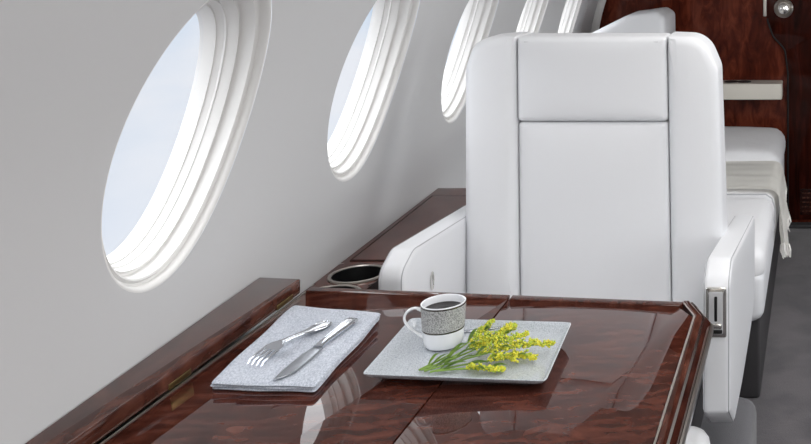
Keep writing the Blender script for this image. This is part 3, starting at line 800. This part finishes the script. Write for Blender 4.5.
sprig([(430, 372, .002), (462, 365, .004), (495, 360, .008), (518, 358, .006), (533, 358, .004)], 'goldenrod sprig with a yellow head just in front of the longest sprig', .45, 8, .8, .02, .020, 4)
sprig([(436, 371, .002), (458, 369, .003), (478, 369, .004), (492, 370, .003), (503, 370, .002)], 'short pale goldenrod sprig lying nearest the front rim of the plate', .35, 6, .7, .01, .011, 3)
sprig([(440, 364, .004), (462, 352, .010), (482, 344, .014), (500, 342, .020), (526, 336, .014)], 'goldenrod sprig in the middle of the bunch, lying over the others', .35, 8, .6, .02, .023, 4)

TILT = False
# ------------------------------------------------------------------ light
w = bpy.data.worlds.new('sky'); sc.world = w; w.use_nodes = True; N = w.node_tree.nodes; L = w.node_tree.links
bg = N['Background']; tc = N.new('ShaderNodeTexCoord'); sx = N.new('ShaderNodeSeparateXYZ'); L.new(tc.outputs['Generated'], sx.inputs[0])
# bright overcast sky above the horizon, pale blue haze and cloud tops below it
r = N.new('ShaderNodeValToRGB'); e = r.color_ramp.elements
mr = N.new('ShaderNodeMapRange'); mr.inputs['From Min'].default_value = -.5; mr.inputs['From Max'].default_value = .5
L.new(sx.outputs['Z'], mr.inputs['Value']); L.new(mr.outputs[0], r.inputs['Fac'])
n1 = N.new('ShaderNodeTexNoise'); n1.inputs['Scale'].default_value = 5; n1.inputs['Detail'].default_value = 4
mp = N.new('ShaderNodeMapping'); mp.inputs['Scale'].default_value = (1, 1, 2.2); L.new(tc.outputs['Generated'], mp.inputs[0]); L.new(mp.outputs[0], n1.inputs['Vector'])
e[0].position = 0; e[0].color = srgb(226, 228, 238); e[1].position = 1; e[1].color = (1, 1, 1, 1)
q = e.new(.30); q.color = srgb(224, 231, 242); q = e.new(.42); q.color = srgb(204, 221, 240); q = e.new(.495); q.color = srgb(196, 218, 240); q = e.new(.51); q.color = (1, 1, 1, 1)
cr = N.new('ShaderNodeValToRGB'); cr.color_ramp.elements[0].position = .42; cr.color_ramp.elements[1].position = .68
cr.color_ramp.elements[0].color = (0, 0, 0, 1); cr.color_ramp.elements[1].color = (1, 1, 1, 1); L.new(n1.outputs['Fac'], cr.inputs['Fac'])
mx_ = N.new('ShaderNodeMix'); mx_.data_type = 'RGBA'; L.new(cr.outputs['Color'], mx_.inputs['Factor']); L.new(r.outputs['Color'], mx_.inputs['A']); mx_.inputs['B'].default_value = srgb(236, 238, 244)
L.new(mx_.outputs['Result'], bg.inputs['Color'])
st_ = N.new('ShaderNodeMapRange'); st_.inputs['From Min'].default_value = -.005; st_.inputs['From Max'].default_value = .03; st_.inputs['To Min'].default_value = 1.0; st_.inputs['To Max'].default_value = 4.6
L.new(sx.outputs['Z'], st_.inputs['Value']); L.new(st_.outputs[0], bg.inputs['Strength'])
def area(name, loc, tgt, sx_, sy_, power, col=(1, 1, 1)):
    l = bpy.data.lights.new(name, 'AREA'); l.shape = 'RECTANGLE'; l.size = sx_; l.size_y = sy_; l.energy = power; l.color = col
    o = bpy.data.objects.new(name, l); COL.objects.link(o); o.location = loc
    o.rotation_euler = (Vector(tgt) - Vector(loc)).to_track_quat('-Z', 'Y').to_euler(); return o
area('aft_fill', (.35, -1.3, 1.35), (-.4, 2.4, .9), 1.3, .8, 5.5, (.97, .985, 1))  # added soft fill from behind the camera, not a cabin fixture
area('forward_fill', (.95, 3.3, 1.4), (-.6, 3.4, .6), .7, 2.6, 22, (.97, .985, 1))  # added fill from the right for the forward wall, divan and blanket

area('left_wall_fill', (1.0, .9, 1.15), (-1.0, 2.5, .75), .8, .8, 7, (.97, .985, 1))  # added fill that lifts the left wall, not a window
vs = sc.view_settings; vs.view_transform = 'Standard'; vs.look = 'None'; vs.gamma = 1; vs.use_curve_mapping = False; vs.exposure = 0
sc.cycles.max_bounces = 8
